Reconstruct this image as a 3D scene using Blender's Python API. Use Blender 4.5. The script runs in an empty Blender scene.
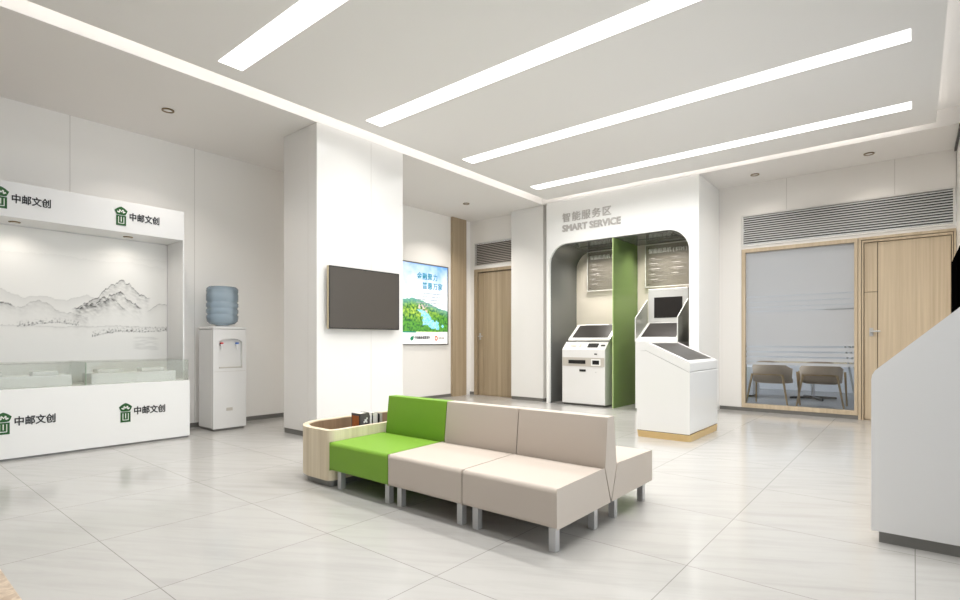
import bpy, math, random
import numpy as np
from mathutils import Vector, Matrix, noise as mnoise

S = bpy.context.scene
COL = S.collection
random.seed(7)
PI = math.pi

# ------------------------------------------------------------------ helpers
def lin(c):
    c = c / 255.0
    return c / 12.92 if c <= 0.04045 else ((c + 0.055) / 1.055) ** 2.4

def rgb(r, g, b):
    return (lin(r), lin(g), lin(b), 1.0)

def new_mat(name):
    m = bpy.data.materials.new(name)
    m.use_nodes = True
    nt = m.node_tree
    nt.nodes.clear()
    out = nt.nodes.new('ShaderNodeOutputMaterial')
    return m, nt, out

def plain(name, col, rough=0.5, metal=0.0, spec=0.5, coat=0.0, bump=0.0, bscale=60.0, vary=0.0, vscale=3.0):
    """a surface of one colour, with a faint noise in colour and relief"""
    m, nt, out = new_mat(name)
    b = nt.nodes.new('ShaderNodeBsdfPrincipled')
    b.inputs['Base Color'].default_value = col
    b.inputs['Roughness'].default_value = rough
    b.inputs['Metallic'].default_value = metal
    b.inputs['Specular IOR Level'].default_value = spec
    b.inputs['Coat Weight'].default_value = coat
    b.inputs['Coat Roughness'].default_value = 0.08
    nt.links.new(b.outputs[0], out.inputs[0])
    if bump or vary:
        tc = nt.nodes.new('ShaderNodeTexCoord')
        if bump:
            n = nt.nodes.new('ShaderNodeTexNoise'); n.inputs['Scale'].default_value = bscale
            n.inputs['Detail'].default_value = 3
            bp = nt.nodes.new('ShaderNodeBump'); bp.inputs['Strength'].default_value = bump
            bp.inputs['Distance'].default_value = 0.002
            nt.links.new(tc.outputs['Object'], n.inputs['Vector'])
            nt.links.new(n.outputs[0], bp.inputs['Height'])
            nt.links.new(bp.outputs[0], b.inputs['Normal'])
        if vary:
            n = nt.nodes.new('ShaderNodeTexNoise'); n.inputs['Scale'].default_value = vscale
            mx = nt.nodes.new('ShaderNodeMix'); mx.data_type = 'RGBA'
            mx.inputs['A'].default_value = col
            mx.inputs['B'].default_value = tuple(min(1, c * (1 - vary)) for c in col[:3]) + (1,)
            nt.links.new(tc.outputs['Object'], n.inputs['Vector'])
            nt.links.new(n.outputs[0], mx.inputs['Factor'])
            nt.links.new(mx.outputs['Result'], b.inputs['Base Color'])
    return m

def wood(name, c1, c2, rough=0.45, plank=0.0):
    """vertical grain"""
    m, nt, out = new_mat(name)
    N = nt.nodes.new; L = nt.links.new
    tc = N('ShaderNodeTexCoord')
    mp = N('ShaderNodeMapping'); mp.inputs['Scale'].default_value = (38, 38, 0.9)
    n = N('ShaderNodeTexNoise'); n.inputs['Scale'].default_value = 1.0; n.inputs['Detail'].default_value = 5
    n.inputs['Roughness'].default_value = 0.6
    mp2 = N('ShaderNodeMapping'); mp2.inputs['Scale'].default_value = (11, 11, 0.25)
    n2 = N('ShaderNodeTexNoise'); n2.inputs['Scale'].default_value = 1.0; n2.inputs['Detail'].default_value = 2
    add = N('ShaderNodeMath'); add.operation = 'ADD'
    sub = N('ShaderNodeMath'); sub.operation = 'MULTIPLY'; sub.inputs[1].default_value = 0.5
    rp = N('ShaderNodeValToRGB')
    rp.color_ramp.elements[0].position = 0.34; rp.color_ramp.elements[0].color = c2
    rp.color_ramp.elements[1].position = 0.62; rp.color_ramp.elements[1].color = c1
    b = N('ShaderNodeBsdfPrincipled'); b.inputs['Roughness'].default_value = rough
    b.inputs['Specular IOR Level'].default_value = 0.35
    L(tc.outputs['Object'], mp.inputs[0]); L(mp.outputs[0], n.inputs['Vector'])
    L(tc.outputs['Object'], mp2.inputs[0]); L(mp2.outputs[0], n2.inputs['Vector'])
    L(n.outputs[0], add.inputs[0]); L(n2.outputs[0], add.inputs[1]); L(add.outputs[0], sub.inputs[0])
    L(sub.outputs[0], rp.inputs[0]); L(rp.outputs[0], b.inputs['Base Color'])
    L(b.outputs[0], out.inputs[0])
    return m

def clear(name, tint, gloss=0.06, body=0.0, bodycol=(1, 1, 1, 1), rough=0.02, gmin=0.0):
    """thin pane: tinted transparency, fresnel gloss, optional milky body"""
    m, nt, out = new_mat(name)
    N = nt.nodes.new; L = nt.links.new
    t = N('ShaderNodeBsdfTransparent'); t.inputs[0].default_value = tint
    d = N('ShaderNodeBsdfDiffuse'); d.inputs[0].default_value = bodycol
    tl = N('ShaderNodeBsdfTranslucent'); tl.inputs[0].default_value = bodycol
    dm = N('ShaderNodeMixShader'); dm.inputs[0].default_value = 0.35
    L(d.outputs[0], dm.inputs[1]); L(tl.outputs[0], dm.inputs[2])
    mb = N('ShaderNodeMixShader'); mb.inputs[0].default_value = body
    L(t.outputs[0], mb.inputs[1]); L(dm.outputs[0], mb.inputs[2])
    g = N('ShaderNodeBsdfGlossy'); g.inputs['Roughness'].default_value = rough
    lw = N('ShaderNodeFresnel'); lw.inputs[0].default_value = 1.45
    ml = N('ShaderNodeMath'); ml.operation = 'MULTIPLY_ADD'; ml.inputs[1].default_value = gloss / 0.04 * 0.6
    ml.inputs[2].default_value = gmin; ml.use_clamp = True
    L(lw.outputs[0], ml.inputs[0])
    mg = N('ShaderNodeMixShader'); L(ml.outputs[0], mg.inputs[0])
    L(mb.outputs[0], mg.inputs[1]); L(g.outputs[0], mg.inputs[2])
    L(mg.outputs[0], out.inputs[0])
    return m

def glow(name, col, strength):
    m, nt, out = new_mat(name)
    e = nt.nodes.new('ShaderNodeEmission'); e.inputs[0].default_value = col; e.inputs[1].default_value = strength
    nt.links.new(e.outputs[0], out.inputs[0])
    return m

def artwork(name, rough=0.5, emit=0.0):
    """printed picture: the print is a colour attribute of the panel's own mesh"""
    m, nt, out = new_mat(name)
    a = nt.nodes.new('ShaderNodeAttribute'); a.attribute_name = 'print'
    b = nt.nodes.new('ShaderNodeBsdfPrincipled'); b.inputs['Roughness'].default_value = rough
    nt.links.new(a.outputs['Color'], b.inputs['Base Color'])
    if emit:
        nt.links.new(a.outputs['Color'], b.inputs['Emission Color'])
        b.inputs['Emission Strength'].default_value = emit
    nt.links.new(b.outputs[0], out.inputs[0])
    return m

class MB:
    def __init__(s):
        s.v = []; s.f = []; s.smooth = []
    def poly(s, vs, fs, smooth=False):
        o = len(s.v); s.v += [tuple(p) for p in vs]
        for f in fs:
            s.f.append(tuple(i + o for i in f)); s.smooth.append(smooth)
        return s
    def box(s, x0, x1, y0, y1, z0, z1):
        x0, x1 = sorted((x0, x1)); y0, y1 = sorted((y0, y1)); z0, z1 = sorted((z0, z1))
        vs = [(x0, y0, z0), (x1, y0, z0), (x1, y1, z0), (x0, y1, z0), (x0, y0, z1), (x1, y0, z1), (x1, y1, z1), (x0, y1, z1)]
        return s.poly(vs, [(0, 3, 2, 1), (4, 5, 6, 7), (0, 1, 5, 4), (1, 2, 6, 5), (2, 3, 7, 6), (3, 0, 4, 7)])
    def prism(s, pts, axis, a, b, smooth=False):
        """pts: 2D outline. axis 'x': (y,z); 'y': (x,z); 'z': (x,y)"""
        def P(p, t):
            return {'x': (t, p[0], p[1]), 'y': (p[0], t, p[1]), 'z': (p[0], p[1], t)}[axis]
        n = len(pts)
        ar = sum(pts[i][0] * pts[(i + 1) % n][1] - pts[(i + 1) % n][0] * pts[i][1] for i in range(n))
        if (ar < 0) != (axis == 'y'):
            pts = list(reversed(pts))
        a, b = sorted((a, b))
        vs = [P(p, a) for p in pts] + [P(p, b) for p in pts]
        s.poly(vs, [tuple(reversed(range(n))), tuple(range(n, 2 * n))])
        s.poly(vs, [(i, (i + 1) % n, n + (i + 1) % n, n + i) for i in range(n)], smooth)
        return s
    def ring(s, outer, inner, axis, a, b):
        """outline with a hole, both lists of the same length"""
        def P(p, t):
            return {'x': (t, p[0], p[1]), 'y': (p[0], t, p[1]), 'z': (p[0], p[1], t)}[axis]
        n = len(outer); a, b = sorted((a, b))
        vs = [P(p, a) for p in outer] + [P(p, a) for p in inner] + [P(p, b) for p in outer] + [P(p, b) for p in inner]
        fs = []
        for i in range(n):
            j = (i + 1) % n
            fs += [(i, j, n + j, n + i), (2 * n + i, 3 * n + i, 3 * n + j, 2 * n + j), (i, 2 * n + i, 2 * n + j, j), (n + i, n + j, 3 * n + j, 3 * n + i)]
        return s.poly(vs, fs)
    def lathe(s, prof, cx, cy, seg=32):
        n = len(prof); vs = []
        for k in range(seg):
            t = 2 * PI * k / seg
            vs += [(cx + r * math.cos(t), cy + r * math.sin(t), z) for r, z in prof]
        fs = []
        for k in range(seg):
            k2 = (k + 1) % seg
            for i in range(n - 1):
                fs.append((k * n + i, k2 * n + i, k2 * n + i + 1, k * n + i + 1))
        s.poly(vs, fs, True)
        s.poly([vs[k * n] for k in range(seg)], [tuple(reversed(range(seg)))])
        s.poly([vs[k * n + n - 1] for k in range(seg)], [tuple(range(seg))])
        return s
    def tube(s, p, q, r, r2=None, seg=12):
        p, q = Vector(p), Vector(q); d = (q - p).normalized(); r2 = r if r2 is None else r2
        a = d.orthogonal().normalized(); b = d.cross(a); vs = []
        for c, rr in ((p, r), (q, r2)):
            for k in range(seg):
                t = 2 * PI * k / seg
                vs.append(c + a * (math.cos(t) * rr) + b * (math.sin(t) * rr))
        fs = [(k, (k + 1) % seg, seg + (k + 1) % seg, seg + k) for k in range(seg)]
        s.poly(vs, fs, True)
        s.poly(vs, [tuple(reversed(range(seg))), tuple(range(seg, 2 * seg))])
        return s
    def build(s, name, mat, parent=None, bevel=0.0, seg=2, label=None):
        me = bpy.data.meshes.new(name)
        loc = world_loc(parent) if parent else Vector((0, 0, 0))
        me.from_pydata([tuple(Vector(p) - loc) for p in s.v], [], s.f)
        me.polygons.foreach_set('use_smooth', s.smooth)
        me.materials.append(mat); me.update()
        o = bpy.data.objects.new(name, me); COL.objects.link(o)
        if parent: o.parent = parent
        if bevel:
            w = o.modifiers.new('edge', 'BEVEL'); w.width = bevel; w.segments = seg
            w.limit_method = 'ANGLE'; w.angle_limit = math.radians(35)
            me.polygons.foreach_set('use_smooth', [True] * len(me.polygons))
            ns = o.modifiers.new('shade', 'WEIGHTED_NORMAL'); ns.keep_sharp = False
        if label: o['label'] = label
        return o

def world_loc(o):
    v = Vector((0, 0, 0))
    while o:
        v = v + o.location; o = o.parent
    return v

def tag(o, label, cat, group=None, kind=None):
    o['label'] = label; o['category'] = cat
    if group: o['group'] = group
    if kind: o['kind'] = kind
    return o

def thing(name, label, cat, loc, group=None):
    o = bpy.data.objects.new(name, None); COL.objects.link(o)
    o.empty_display_size = 0.1; o.location = loc
    return tag(o, label, cat, group)

def struct(o, label=None):
    o['kind'] = 'structure'
    if label: o['label'] = label
    return o

def text(body, name, mat, parent, facing, origin, width, height, depth=0.004, bold=0.0, spacing=1.0, label=None, fat=0.0):
    """flat lettering; facing '+x': runs along +Y, '-y': runs along +X. origin = lower left corner"""
    cu = bpy.data.curves.new(name, 'FONT'); cu.body = body; cu.extrude = 0.02; cu.offset = bold; cu.space_character = spacing
    cu.resolution_u = 3
    t = bpy.data.objects.new(name + '_src', cu); COL.objects.link(t)
    bpy.context.view_layer.update()
    me = bpy.data.meshes.new_from_object(t.evaluated_get(bpy.context.evaluated_depsgraph_get()))
    bpy.data.objects.remove(t); bpy.data.curves.remove(cu)
    n = len(me.vertices); co = np.zeros(n * 3); me.vertices.foreach_get('co', co); co = co.reshape(-1, 3)
    lo, hi = co.min(0), co.max(0)
    q = (co - lo) / np.maximum(hi - lo, 1e-6)
    ox, oy, oz = Vector(origin) - world_loc(parent)
    w = np.zeros_like(co)
    if facing == '+x':
        w[:, 0] = ox + q[:, 2] * depth; w[:, 1] = oy + q[:, 0] * width; w[:, 2] = oz + q[:, 1] * height
    else:
        w[:, 0] = ox + q[:, 0] * width; w[:, 1] = oy - q[:, 2] * depth; w[:, 2] = oz + q[:, 1] * height
    me.vertices.foreach_set('co', w.ravel()); me.update()
    if fat:                       # heavier strokes
        import bmesh
        bm = bmesh.new(); bm.from_mesh(me)
        for dx, dz in ((fat, 0.0), (0.0, fat), (fat, fat)):
            n0 = len(bm.verts); bm.from_mesh(me); bm.verts.ensure_lookup_table()
            for v in bm.verts[n0:]:
                v.co.z += dz; v.co.y += 0.0004 * (1 + (dz > 0)) * (1 + (dx > 0)); v.co.x += dx
        bm.to_mesh(me); bm.free(); me.update()
    me.name = name; me.materials.clear(); me.materials.append(mat)
    o = bpy.data.objects.new(name, me); COL.objects.link(o); o.parent = parent
    if label: o['label'] = label
    return o

def rrect(x0, x1, z0, z1, r, corners=(1, 1, 1, 1), n=8):
    """rounded rectangle outline, corners: lower left, lower right, upper right, upper left"""
    pts = []
    for (cx, cz, a0, on) in ((x0, z0, PI, corners[0]), (x1, z0, 1.5 * PI, corners[1]), (x1, z1, 0, corners[2]), (x0, z1, 0.5 * PI, corners[3])):
        rr = r if on is 1 or on == 1 else (on if on else 1e-4)
        sx = 1 if cx == x0 else -1; sz = 1 if cz == z0 else -1
        for k in range(n + 1):
            a = a0 + 0.5 * PI * k / n
            pts.append((cx + sx * rr + rr * math.cos(a), cz + sz * rr + rr * math.sin(a)))
    return pts

# ------------------------------------------------------------------ materials
W_WALL = plain('wall_white', rgb(240, 237, 233), rough=0.32, spec=0.45)
W_COL = plain('column_white', rgb(228, 226, 223), rough=0.25, spec=0.5)
W_CEIL = plain('ceiling_white', rgb(232, 230, 228), rough=0.8, spec=0.2)
W_SOFF = plain('soffit_white', rgb(230, 227, 224), rough=0.7, spec=0.2)
W_GLOSS = plain('white_gloss', rgb(226, 225, 223), rough=0.2, coat=0.2)
W_SATIN = plain('white_satin', rgb(229, 229, 229), rough=0.35)
W_CORIAN = plain('white_solid_surface', rgb(241, 241, 239), rough=0.25, coat=0.15)
JOINT = plain('joint_grey', rgb(206, 202, 197), rough=0.7)
BASE = plain('baseboard_grey', rgb(112, 110, 106), rough=0.4)
TOE = plain('toe_kick_grey', rgb(128, 127, 124), rough=0.35, metal=0.3)
DARK = plain('dark_lining', rgb(98, 99, 97), rough=0.12, spec=0.6)
BLACK = plain('black_plastic', rgb(22, 22, 22), rough=0.35)
SCREEN = plain('screen_glass', rgb(50, 47, 46), rough=0.3, spec=0.2)
TVSCREEN = plain('tv_screen', rgb(76, 71, 66), rough=0.3, spec=0.5)
TVRIM = plain('tv_rim', rgb(205, 190, 160), rough=0.3, metal=0.6)
GREY_P = plain('grey_panel', rgb(190, 184, 174), rough=0.4)
STEEL = plain('brushed_steel', rgb(196, 196, 196), rough=0.38, metal=0.55)
CHROME = plain('chrome', rgb(220, 220, 222), rough=0.12, metal=1.0)
BRONZE = plain('bronze_ring', rgb(120, 98, 62), rough=0.35, metal=0.7)
BEIGE_F = plain('beige_leather', rgb(193, 182, 171), rough=0.55, spec=0.3, bump=0.15, bscale=500)
GREEN_F = plain('green_leather', rgb(120, 163, 52), rough=0.5, spec=0.3, bump=0.15, bscale=500)
WOOD_L = wood('light_oak', rgb(226, 213, 188), rgb(204, 188, 160))
WOOD_D = wood('door_oak', rgb(208, 191, 165), rgb(186, 168, 142))
WOOD_M = wood('pilaster_oak', rgb(178, 160, 134), rgb(154, 137, 112))
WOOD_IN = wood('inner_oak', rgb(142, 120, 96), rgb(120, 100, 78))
KBASE = plain('kiosk_base_tan', rgb(208, 178, 124), rough=0.4, vary=0.08)
GREEN_GLASS = clear('green_glass', (0.66, 0.80, 0.48, 1), gloss=0.06, body=0.42, bodycol=rgb(172, 204, 126))
GREEN_EDGE = plain('green_glass_edge', rgb(196, 216, 150), rough=0.2)
CASE_GLASS = clear('display_glass', (0.98, 0.99, 0.975, 1), gloss=0.035, body=0.05, bodycol=rgb(228, 234, 222))
CASE_EDGE = plain('display_glass_edge', rgb(150, 172, 150), rough=0.2)
PANE = clear('window_glass', (0.95, 0.965, 0.97, 1), gloss=0.07)
FILM = clear('frosted_film', (0.9, 0.9, 0.92, 1), gloss=0.04, body=0.86, bodycol=rgb(226, 228, 231), rough=0.03)
WING = clear('smoked_wing', (0.92, 0.92, 0.89, 1), gloss=0.06, body=0.5, bodycol=rgb(222, 221, 212))
BOARD = clear('board_glass', (0.90, 0.90, 0.885, 1), gloss=0.05, body=0.12, bodycol=rgb(215, 210, 202))
BOTTLE = clear('bottle_blue', (0.86, 0.93, 0.98, 1), gloss=0.06, body=0.36, bodycol=rgb(200, 222, 240), rough=0.08)
LOUV = plain('louver_grey', rgb(222, 223, 224), rough=0.4)
LOUV_BACK = plain('louver_dark', rgb(46, 47, 48), rough=0.8)
LOUV_B = plain('louver_taupe', rgb(196, 188, 180), rough=0.4)
FRAME_W = plain('frame_white', rgb(228, 226, 222), rough=0.4)
LOGO_G = plain('logo_green', rgb(12, 82, 20), rough=0.4)
LOGO_W = plain('logo_white', rgb(238, 240, 234), rough=0.4)
INK = plain('lettering_black', rgb(22, 22, 24), rough=0.4)
LET_G = plain('lettering_grey', rgb(184, 180, 176), rough=0.4)
LET_W = plain('lettering_white', rgb(236, 236, 232), rough=0.4)
TEAL = plain('lettering_teal', rgb(58, 160, 188), rough=0.5)
TEXT_F = plain('small_print_grey', rgb(176, 186, 196), rough=0.5)
LEAF = plain('leaf_green', rgb(30, 150, 110), rough=0.5)
ORANGE = plain('ring_orange', rgb(222, 98, 40), rough=0.5)
RED = plain('tap_red', rgb(205, 40, 50), rough=0.3)
BLUE = plain('tap_blue', rgb(40, 100, 190), rough=0.3)
LIGHT = glow('diffuser_white', (1.0, 0.99, 0.975, 1), 3.0)
COVE = glow('cove_led', (1.0, 0.965, 0.92, 1), 13.0)
LAMP = glow('spot_lens', (1.0, 0.93, 0.82, 1), 0.45)
MEET = glow('meeting_fill', (0.96, 0.98, 1.0, 1), 6.0)
SEAT_T = plain('chair_taupe', rgb(188, 170, 150), rough=0.7)
LEG_W = wood('chair_leg_oak', rgb(200, 174, 134), rgb(170, 144, 106))
GREY_FLOOR = plain('meeting_floor', rgb(142, 143, 146), rough=0.35, vary=0.12)
MEET_W = plain('meeting_wall', rgb(226, 228, 232), rough=0.6)
BK_DK = plain('book_slate', rgb(86, 82, 82), rough=0.5)
BK_OR = plain('book_orange', rgb(196, 112, 50), rough=0.5, vary=0.5, vscale=40)
BK_W = plain('book_white', rgb(232, 230, 226), rough=0.5)
BK_GR = plain('book_grey', rgb(176, 170, 164), rough=0.5)
PAPER = plain('paper', rgb(226, 222, 210), rough=0.8)

def floor_mat():
    m, nt, out = new_mat('marble_tiles')
    N = nt.nodes.new; L = nt.links.new
    g = N('ShaderNodeNewGeometry')
    sp = N('ShaderNodeSeparateXYZ'); L(g.outputs['Position'], sp.inputs[0])
    P, X0, Y0, J = 0.905, -2.71, 0.95, 0.0022
    def math_(op, a, b=None, clamp=False):
        n = N('ShaderNodeMath'); n.operation = op; n.use_clamp = clamp
        for i, v in enumerate((a, b)):
            if v is None: continue
            if isinstance(v, (int, float)): n.inputs[i].default_value = v
            else: L(v, n.inputs[i])
        return n.outputs[0]
    def joint(sock, o):
        q = math_('DIVIDE', math_('SUBTRACT', sock, o), P)
        f = math_('FRACT', math_('ADD', q, 100.0))
        d = math_('MULTIPLY', math_('MINIMUM', f, math_('SUBTRACT', 1.0, f)), P)
        cell = math_('FLOOR', math_('ADD', q, 100.0))
        return math_('LESS_THAN', d, J), cell
    jx, cx = joint(sp.outputs[0], X0); jy, cy = joint(sp.outputs[1], Y0)
    j = math_('MAXIMUM', jx, jy)
    # veins, shifted from tile to tile
    cb = N('ShaderNodeCombineXYZ'); L(math_('MULTIPLY', cx, 3.7), cb.inputs[0]); L(math_('MULTIPLY', cy, 5.3), cb.inputs[1])
    va = N('ShaderNodeVectorMath'); va.operation = 'ADD'; L(g.outputs['Position'], va.inputs[0]); L(cb.outputs[0], va.inputs[1])
    rot = N('ShaderNodeMapping'); rot.vector_type = 'POINT'
    rot.inputs['Rotation'].default_value = (0, 0, math.radians(-30))
    L(va.outputs[0], rot.inputs[0])
    mp = N('ShaderNodeMapping'); mp.inputs['Scale'].default_value = (0.7, 6.5, 1); L(rot.outputs[0], mp.inputs[0])
    n1 = N('ShaderNodeTexNoise'); n1.inputs['Scale'].default_value = 1.6; n1.inputs['Detail'].default_value = 6; n1.inputs['Roughness'].default_value = 0.65
    n1.inputs['Distortion'].default_value = 0.6
    L(mp.outputs[0], n1.inputs['Vector'])
    r1 = N('ShaderNodeValToRGB'); e = r1.color_ramp.elements
    e[0].position = 0.22; e[0].color = rgb(172, 170, 166); e[1].position = 0.55; e[1].color = rgb(184, 182, 178)
    L(n1.outputs[0], r1.inputs[0])
    mx = N('ShaderNodeMix'); mx.data_type = 'RGBA'; L(j, mx.inputs['Factor']); L(r1.outputs[0], mx.inputs['A'])
    mx.inputs['B'].default_value = rgb(140, 138, 133)
    b = N('ShaderNodeBsdfPrincipled'); L(mx.outputs['Result'], b.inputs['Base Color'])
    b.inputs['Roughness'].default_value = 0.13; b.inputs['Specular IOR Level'].default_value = 0.5
    L(b.outputs[0], out.inputs[0])
    return m
FLOOR = floor_mat()

def border_mat():
    m, nt, out = new_mat('tan_stone')
    N = nt.nodes.new; L = nt.links.new
    tc = N('ShaderNodeTexCoord'); n = N('ShaderNodeTexNoise'); n.inputs['Scale'].default_value = 22; n.inputs['Detail'].default_value = 5
    n.inputs['Distortion'].default_value = 1.2
    r = N('ShaderNodeValToRGB'); e = r.color_ramp.elements
    e[0].position = 0.35; e[0].color = rgb(176, 154, 132); e[1].position = 0.65; e[1].color = rgb(212, 194, 172)
    b = N('ShaderNodeBsdfPrincipled'); b.inputs['Roughness'].default_value = 0.35
    L(tc.outputs['Object'], n.inputs['Vector']); L(n.outputs[0], r.inputs[0]); L(r.outputs[0], b.inputs['Base Color']); L(b.outputs[0], out.inputs[0])
    return m
BORDER = border_mat()

# ------------------------------------------------------------------ room shell
XL, XR, YN, ZS, ZC = -7.42, 1.6, -3.0, 3.72, 3.93
struct(MB().box(-7.6, 1.8, -3.2, 9.60, -0.1, 0.0).build('floor', FLOOR))
struct(MB().box(-7.6, 1.8, -3.2, 9.60, ZC, ZC + 0.1).build('ceiling', W_CEIL))
struct(MB().box(XL - 0.12, XL, -3.0, 8.68, 0, ZC).build('wall_left', W_WALL))
struct(MB().box(-7.54, 1.8, -3.14, -3.0, 0, ZC).build('wall_front', plain('front_wall_grey', rgb(160, 158, 155), rough=0.6)))
# seams between the wall panels
def seam(name, x0, x1, y0, y1, z0, z1):
    return struct(MB().box(x0, x1, y0, y1, z0, z1).build(name, JOINT))
for i, y in enumerate((-1.03, 0.32, 1.67, 3.017, 4.36)):
    seam('trim_%d' % (i + 2), XL, XL + 0.0015, y - 0.003, y + 0.003, 0.07, ZS)
# back wall of the alcove, then back wall of the hall with openings for window and door
wb = MB()
wb.box(-7.54, -7.30, 8.68, 8.80, 0, ZC)
wb.box(-7.30, -5.30, 8.68, 8.80, 3.25, ZC)
wb.box(-6.15, -5.30, 8.68, 8.80, 0, 3.25)
wb.box(-7.30, -6.15, 8.68, 8.80, 2.68, 2.73)
struct(wb.build('wall_alcove', W_WALL))
wr = MB()
wr.box(-5.30, -2.205, 9.49, 9.60, 0, ZC)
wr.box(-2.205, 0.44, 9.49, 9.60, 3.224, ZC)
wr.box(0.435, 1.72, 9.49, 9.60, 0, ZC)
wr.box(-2.205, 0.435, 9.49, 9.60, 2.66, 2.70)
struct(wr.build('wall_back', W_WALL))
seam('trim_9', -1.553, -1.547, 9.4885, 9.49, 3.224, ZS)
seam('trim_10', -0.213, -0.207, 9.4885, 9.49, 3.224, ZS)
# return of the right wall and the window wall
struct(MB().box(0.44, 1.6, 8.40, 9.49, 0, ZS).build('wall_return', W_WALL))
struct(MB().box(0.415, 0.44, 8.40, 9.45, 3.68, ZS).build('trim_11', BLACK))  # black strip stands in for the shaded gap under the soffit
wr = MB()
wr.box(XR, XR + 0.12, -3.0, -1.2, 0, ZC); wr.box(XR, XR + 0.12, 7.6, 9.49, 0, ZC)
wr.box(XR, XR + 0.12, -1.2, 7.6, 0, 0.25); wr.box(XR, XR + 0.12, -1.2, 7.6, 3.35, ZC)
struct(wr.build('wall_right', W_WALL))
w2 = struct(MB().ring([(-1.2, 0.25), (7.6, 0.25), (7.6, 3.35), (-1.2, 3.35)], [(-1.13, 0.32), (7.53, 0.32), (7.53, 3.28), (-1.13, 3.28)], 'x', XR + 0.02, XR + 0.1).build('window_2', FRAME_W))
mu = MB()
for y in (1.0, 3.2, 5.4): mu.box(XR + 0.03, XR + 0.09, y - 0.03, y + 0.03, 0.32, 3.28)
mu.build('window_mullion', FRAME_W, w2)
MB().box(XR + 0.055, XR + 0.065, -1.13, 7.53, 0.32, 3.28).build('window_pane', PANE, w2)

# columns
def column(n, x0, x1, y0, y1, seams):
    o = struct(MB().box(x0, x1, y0, y1, 0.06, ZS).build('column_%d' % n, W_COL, bevel=0.006))
    MB().box(x0 + 0.008, x1 - 0.008, y0 + 0.008, y1 - (0.008 if n == 1 else 0), 0, 0.06).build('column_base', BASE, o)
    for s in seams: MB().box(*s).build('panel_joint', JOINT, o)
column(1, -6.137, -5.41, 3.56, 4.912, [(-5.41, -5.4088, 4.36, 4.366, 0.07, 3.7), (-5.592, -5.588, 3.5588, 3.56, 0.07, 3.7)])
column(2, -6.17, -5.42, 8.47, 8.68, [])
# wooden pilaster at the end of the left wall
p = struct(MB().box(XL, -7.36, 8.06, 8.49, 0, ZS).build('pilaster', WOOD_M))
struct(MB().box(XL, XL + 0.012, -3.0, 8.05, 0, 0.06).build('baseboard_left', BASE))
struct(MB().box(XL, -7.31, 8.668, 8.68, 0, 0.06).build('baseboard_alcove', BASE))
struct(MB().box(-2.54, -0.63, 9.478, 9.49, 0, 0.058).build('baseboard_back', BASE))
# soffits and the hung ceiling panel
sof = MB().box(XL, -5.41, -3.0, 8.68, ZS, ZC)
struct(sof.build('soffit_left', W_SOFF))
struct(MB().box(-5.41, XR, 8.40, 9.49, ZS, ZC).build('soffit_back', W_SOFF))
CP = struct(MB().box(-5.17, 0.20, -2.6, 8.19, ZS, ZS + 0.045).build('ceiling_panel', W_CEIL))
led = MB()
led.box(-5.11, -5.08, -2.5, 8.1, ZS + 0.046, ZS + 0.07)
led.box(-5.0, 0.05, 8.10, 8.13, ZS + 0.046, ZS + 0.07)
led.build('led_strip', COVE, CP)
MB().box(0.10, 0.13, -2.5, 8.1, ZS + 0.046, ZS + 0.07).build('led_strip', glow('cove_led_dim', (1.0, 0.95, 0.88, 1), 4.0), CP)
names = ['long white ceiling light strip cut off by the top left frame edge', 'second long ceiling light strip, between the two other wide ones',
         'third long ceiling light strip from the front, ending above the white kiosk', 'thinnest and farthest ceiling light strip, nearest the smart service booth']
for i, y in enumerate((2.21, 3.90, 5.60, 7.31)):
    L_ = thing('ceiling_light', names[i], 'ceiling light', (-2.475, y + 0.115, ZS), 'long light strips in the ceiling')
    MB().box(-4.93, -0.02, y, y + 0.225, ZS - 0.003, ZS - 0.0005).build('diffuser', LIGHT, L_)
struct(MB().box(-4.93, -0.02, 0.50, 0.725, ZS - 0.003, ZS - 0.0005).build('ceiling_fill_strip', LIGHT))  # unseen strip added to lift surfaces facing the camera
# recessed downlights
dl = [(-6.41, 2.325, 'round bronze downlight in the left soffit above the display counter'),
      (-6.46, 7.446, 'small round downlight in the soffit before the alcove door'),
      (-1.895, 8.98, 'round downlight in the back soffit nearest the smart service booth'),
      (-0.476, 8.97, 'round downlight in the back soffit above the right wooden door')]
for x, y, lb in dl:
    t = thing('downlight', lb, 'ceiling spot', (x, y, ZS), 'recessed downlights in the soffit')
    n = 28
    o1 = [(x + 0.062 * math.cos(2 * PI * k / n), y + 0.062 * math.sin(2 * PI * k / n)) for k in range(n)]
    o2 = [(x + 0.044 * math.cos(2 * PI * k / n), y + 0.044 * math.sin(2 * PI * k / n)) for k in range(n)]
    MB().ring(o1, o2, 'z', ZS - 0.012, ZS - 0.0005).build('trim_ring', BRONZE, t)
    MB().prism(o2, 'z', ZS - 0.004, ZS - 0.001).build('lens', LAMP, t)

# stone border in the floor
struct(MB().box(-7.0, -3.0, -2.6, 0.516, 0.0, 0.002).build('trim_1', BORDER))

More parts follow.
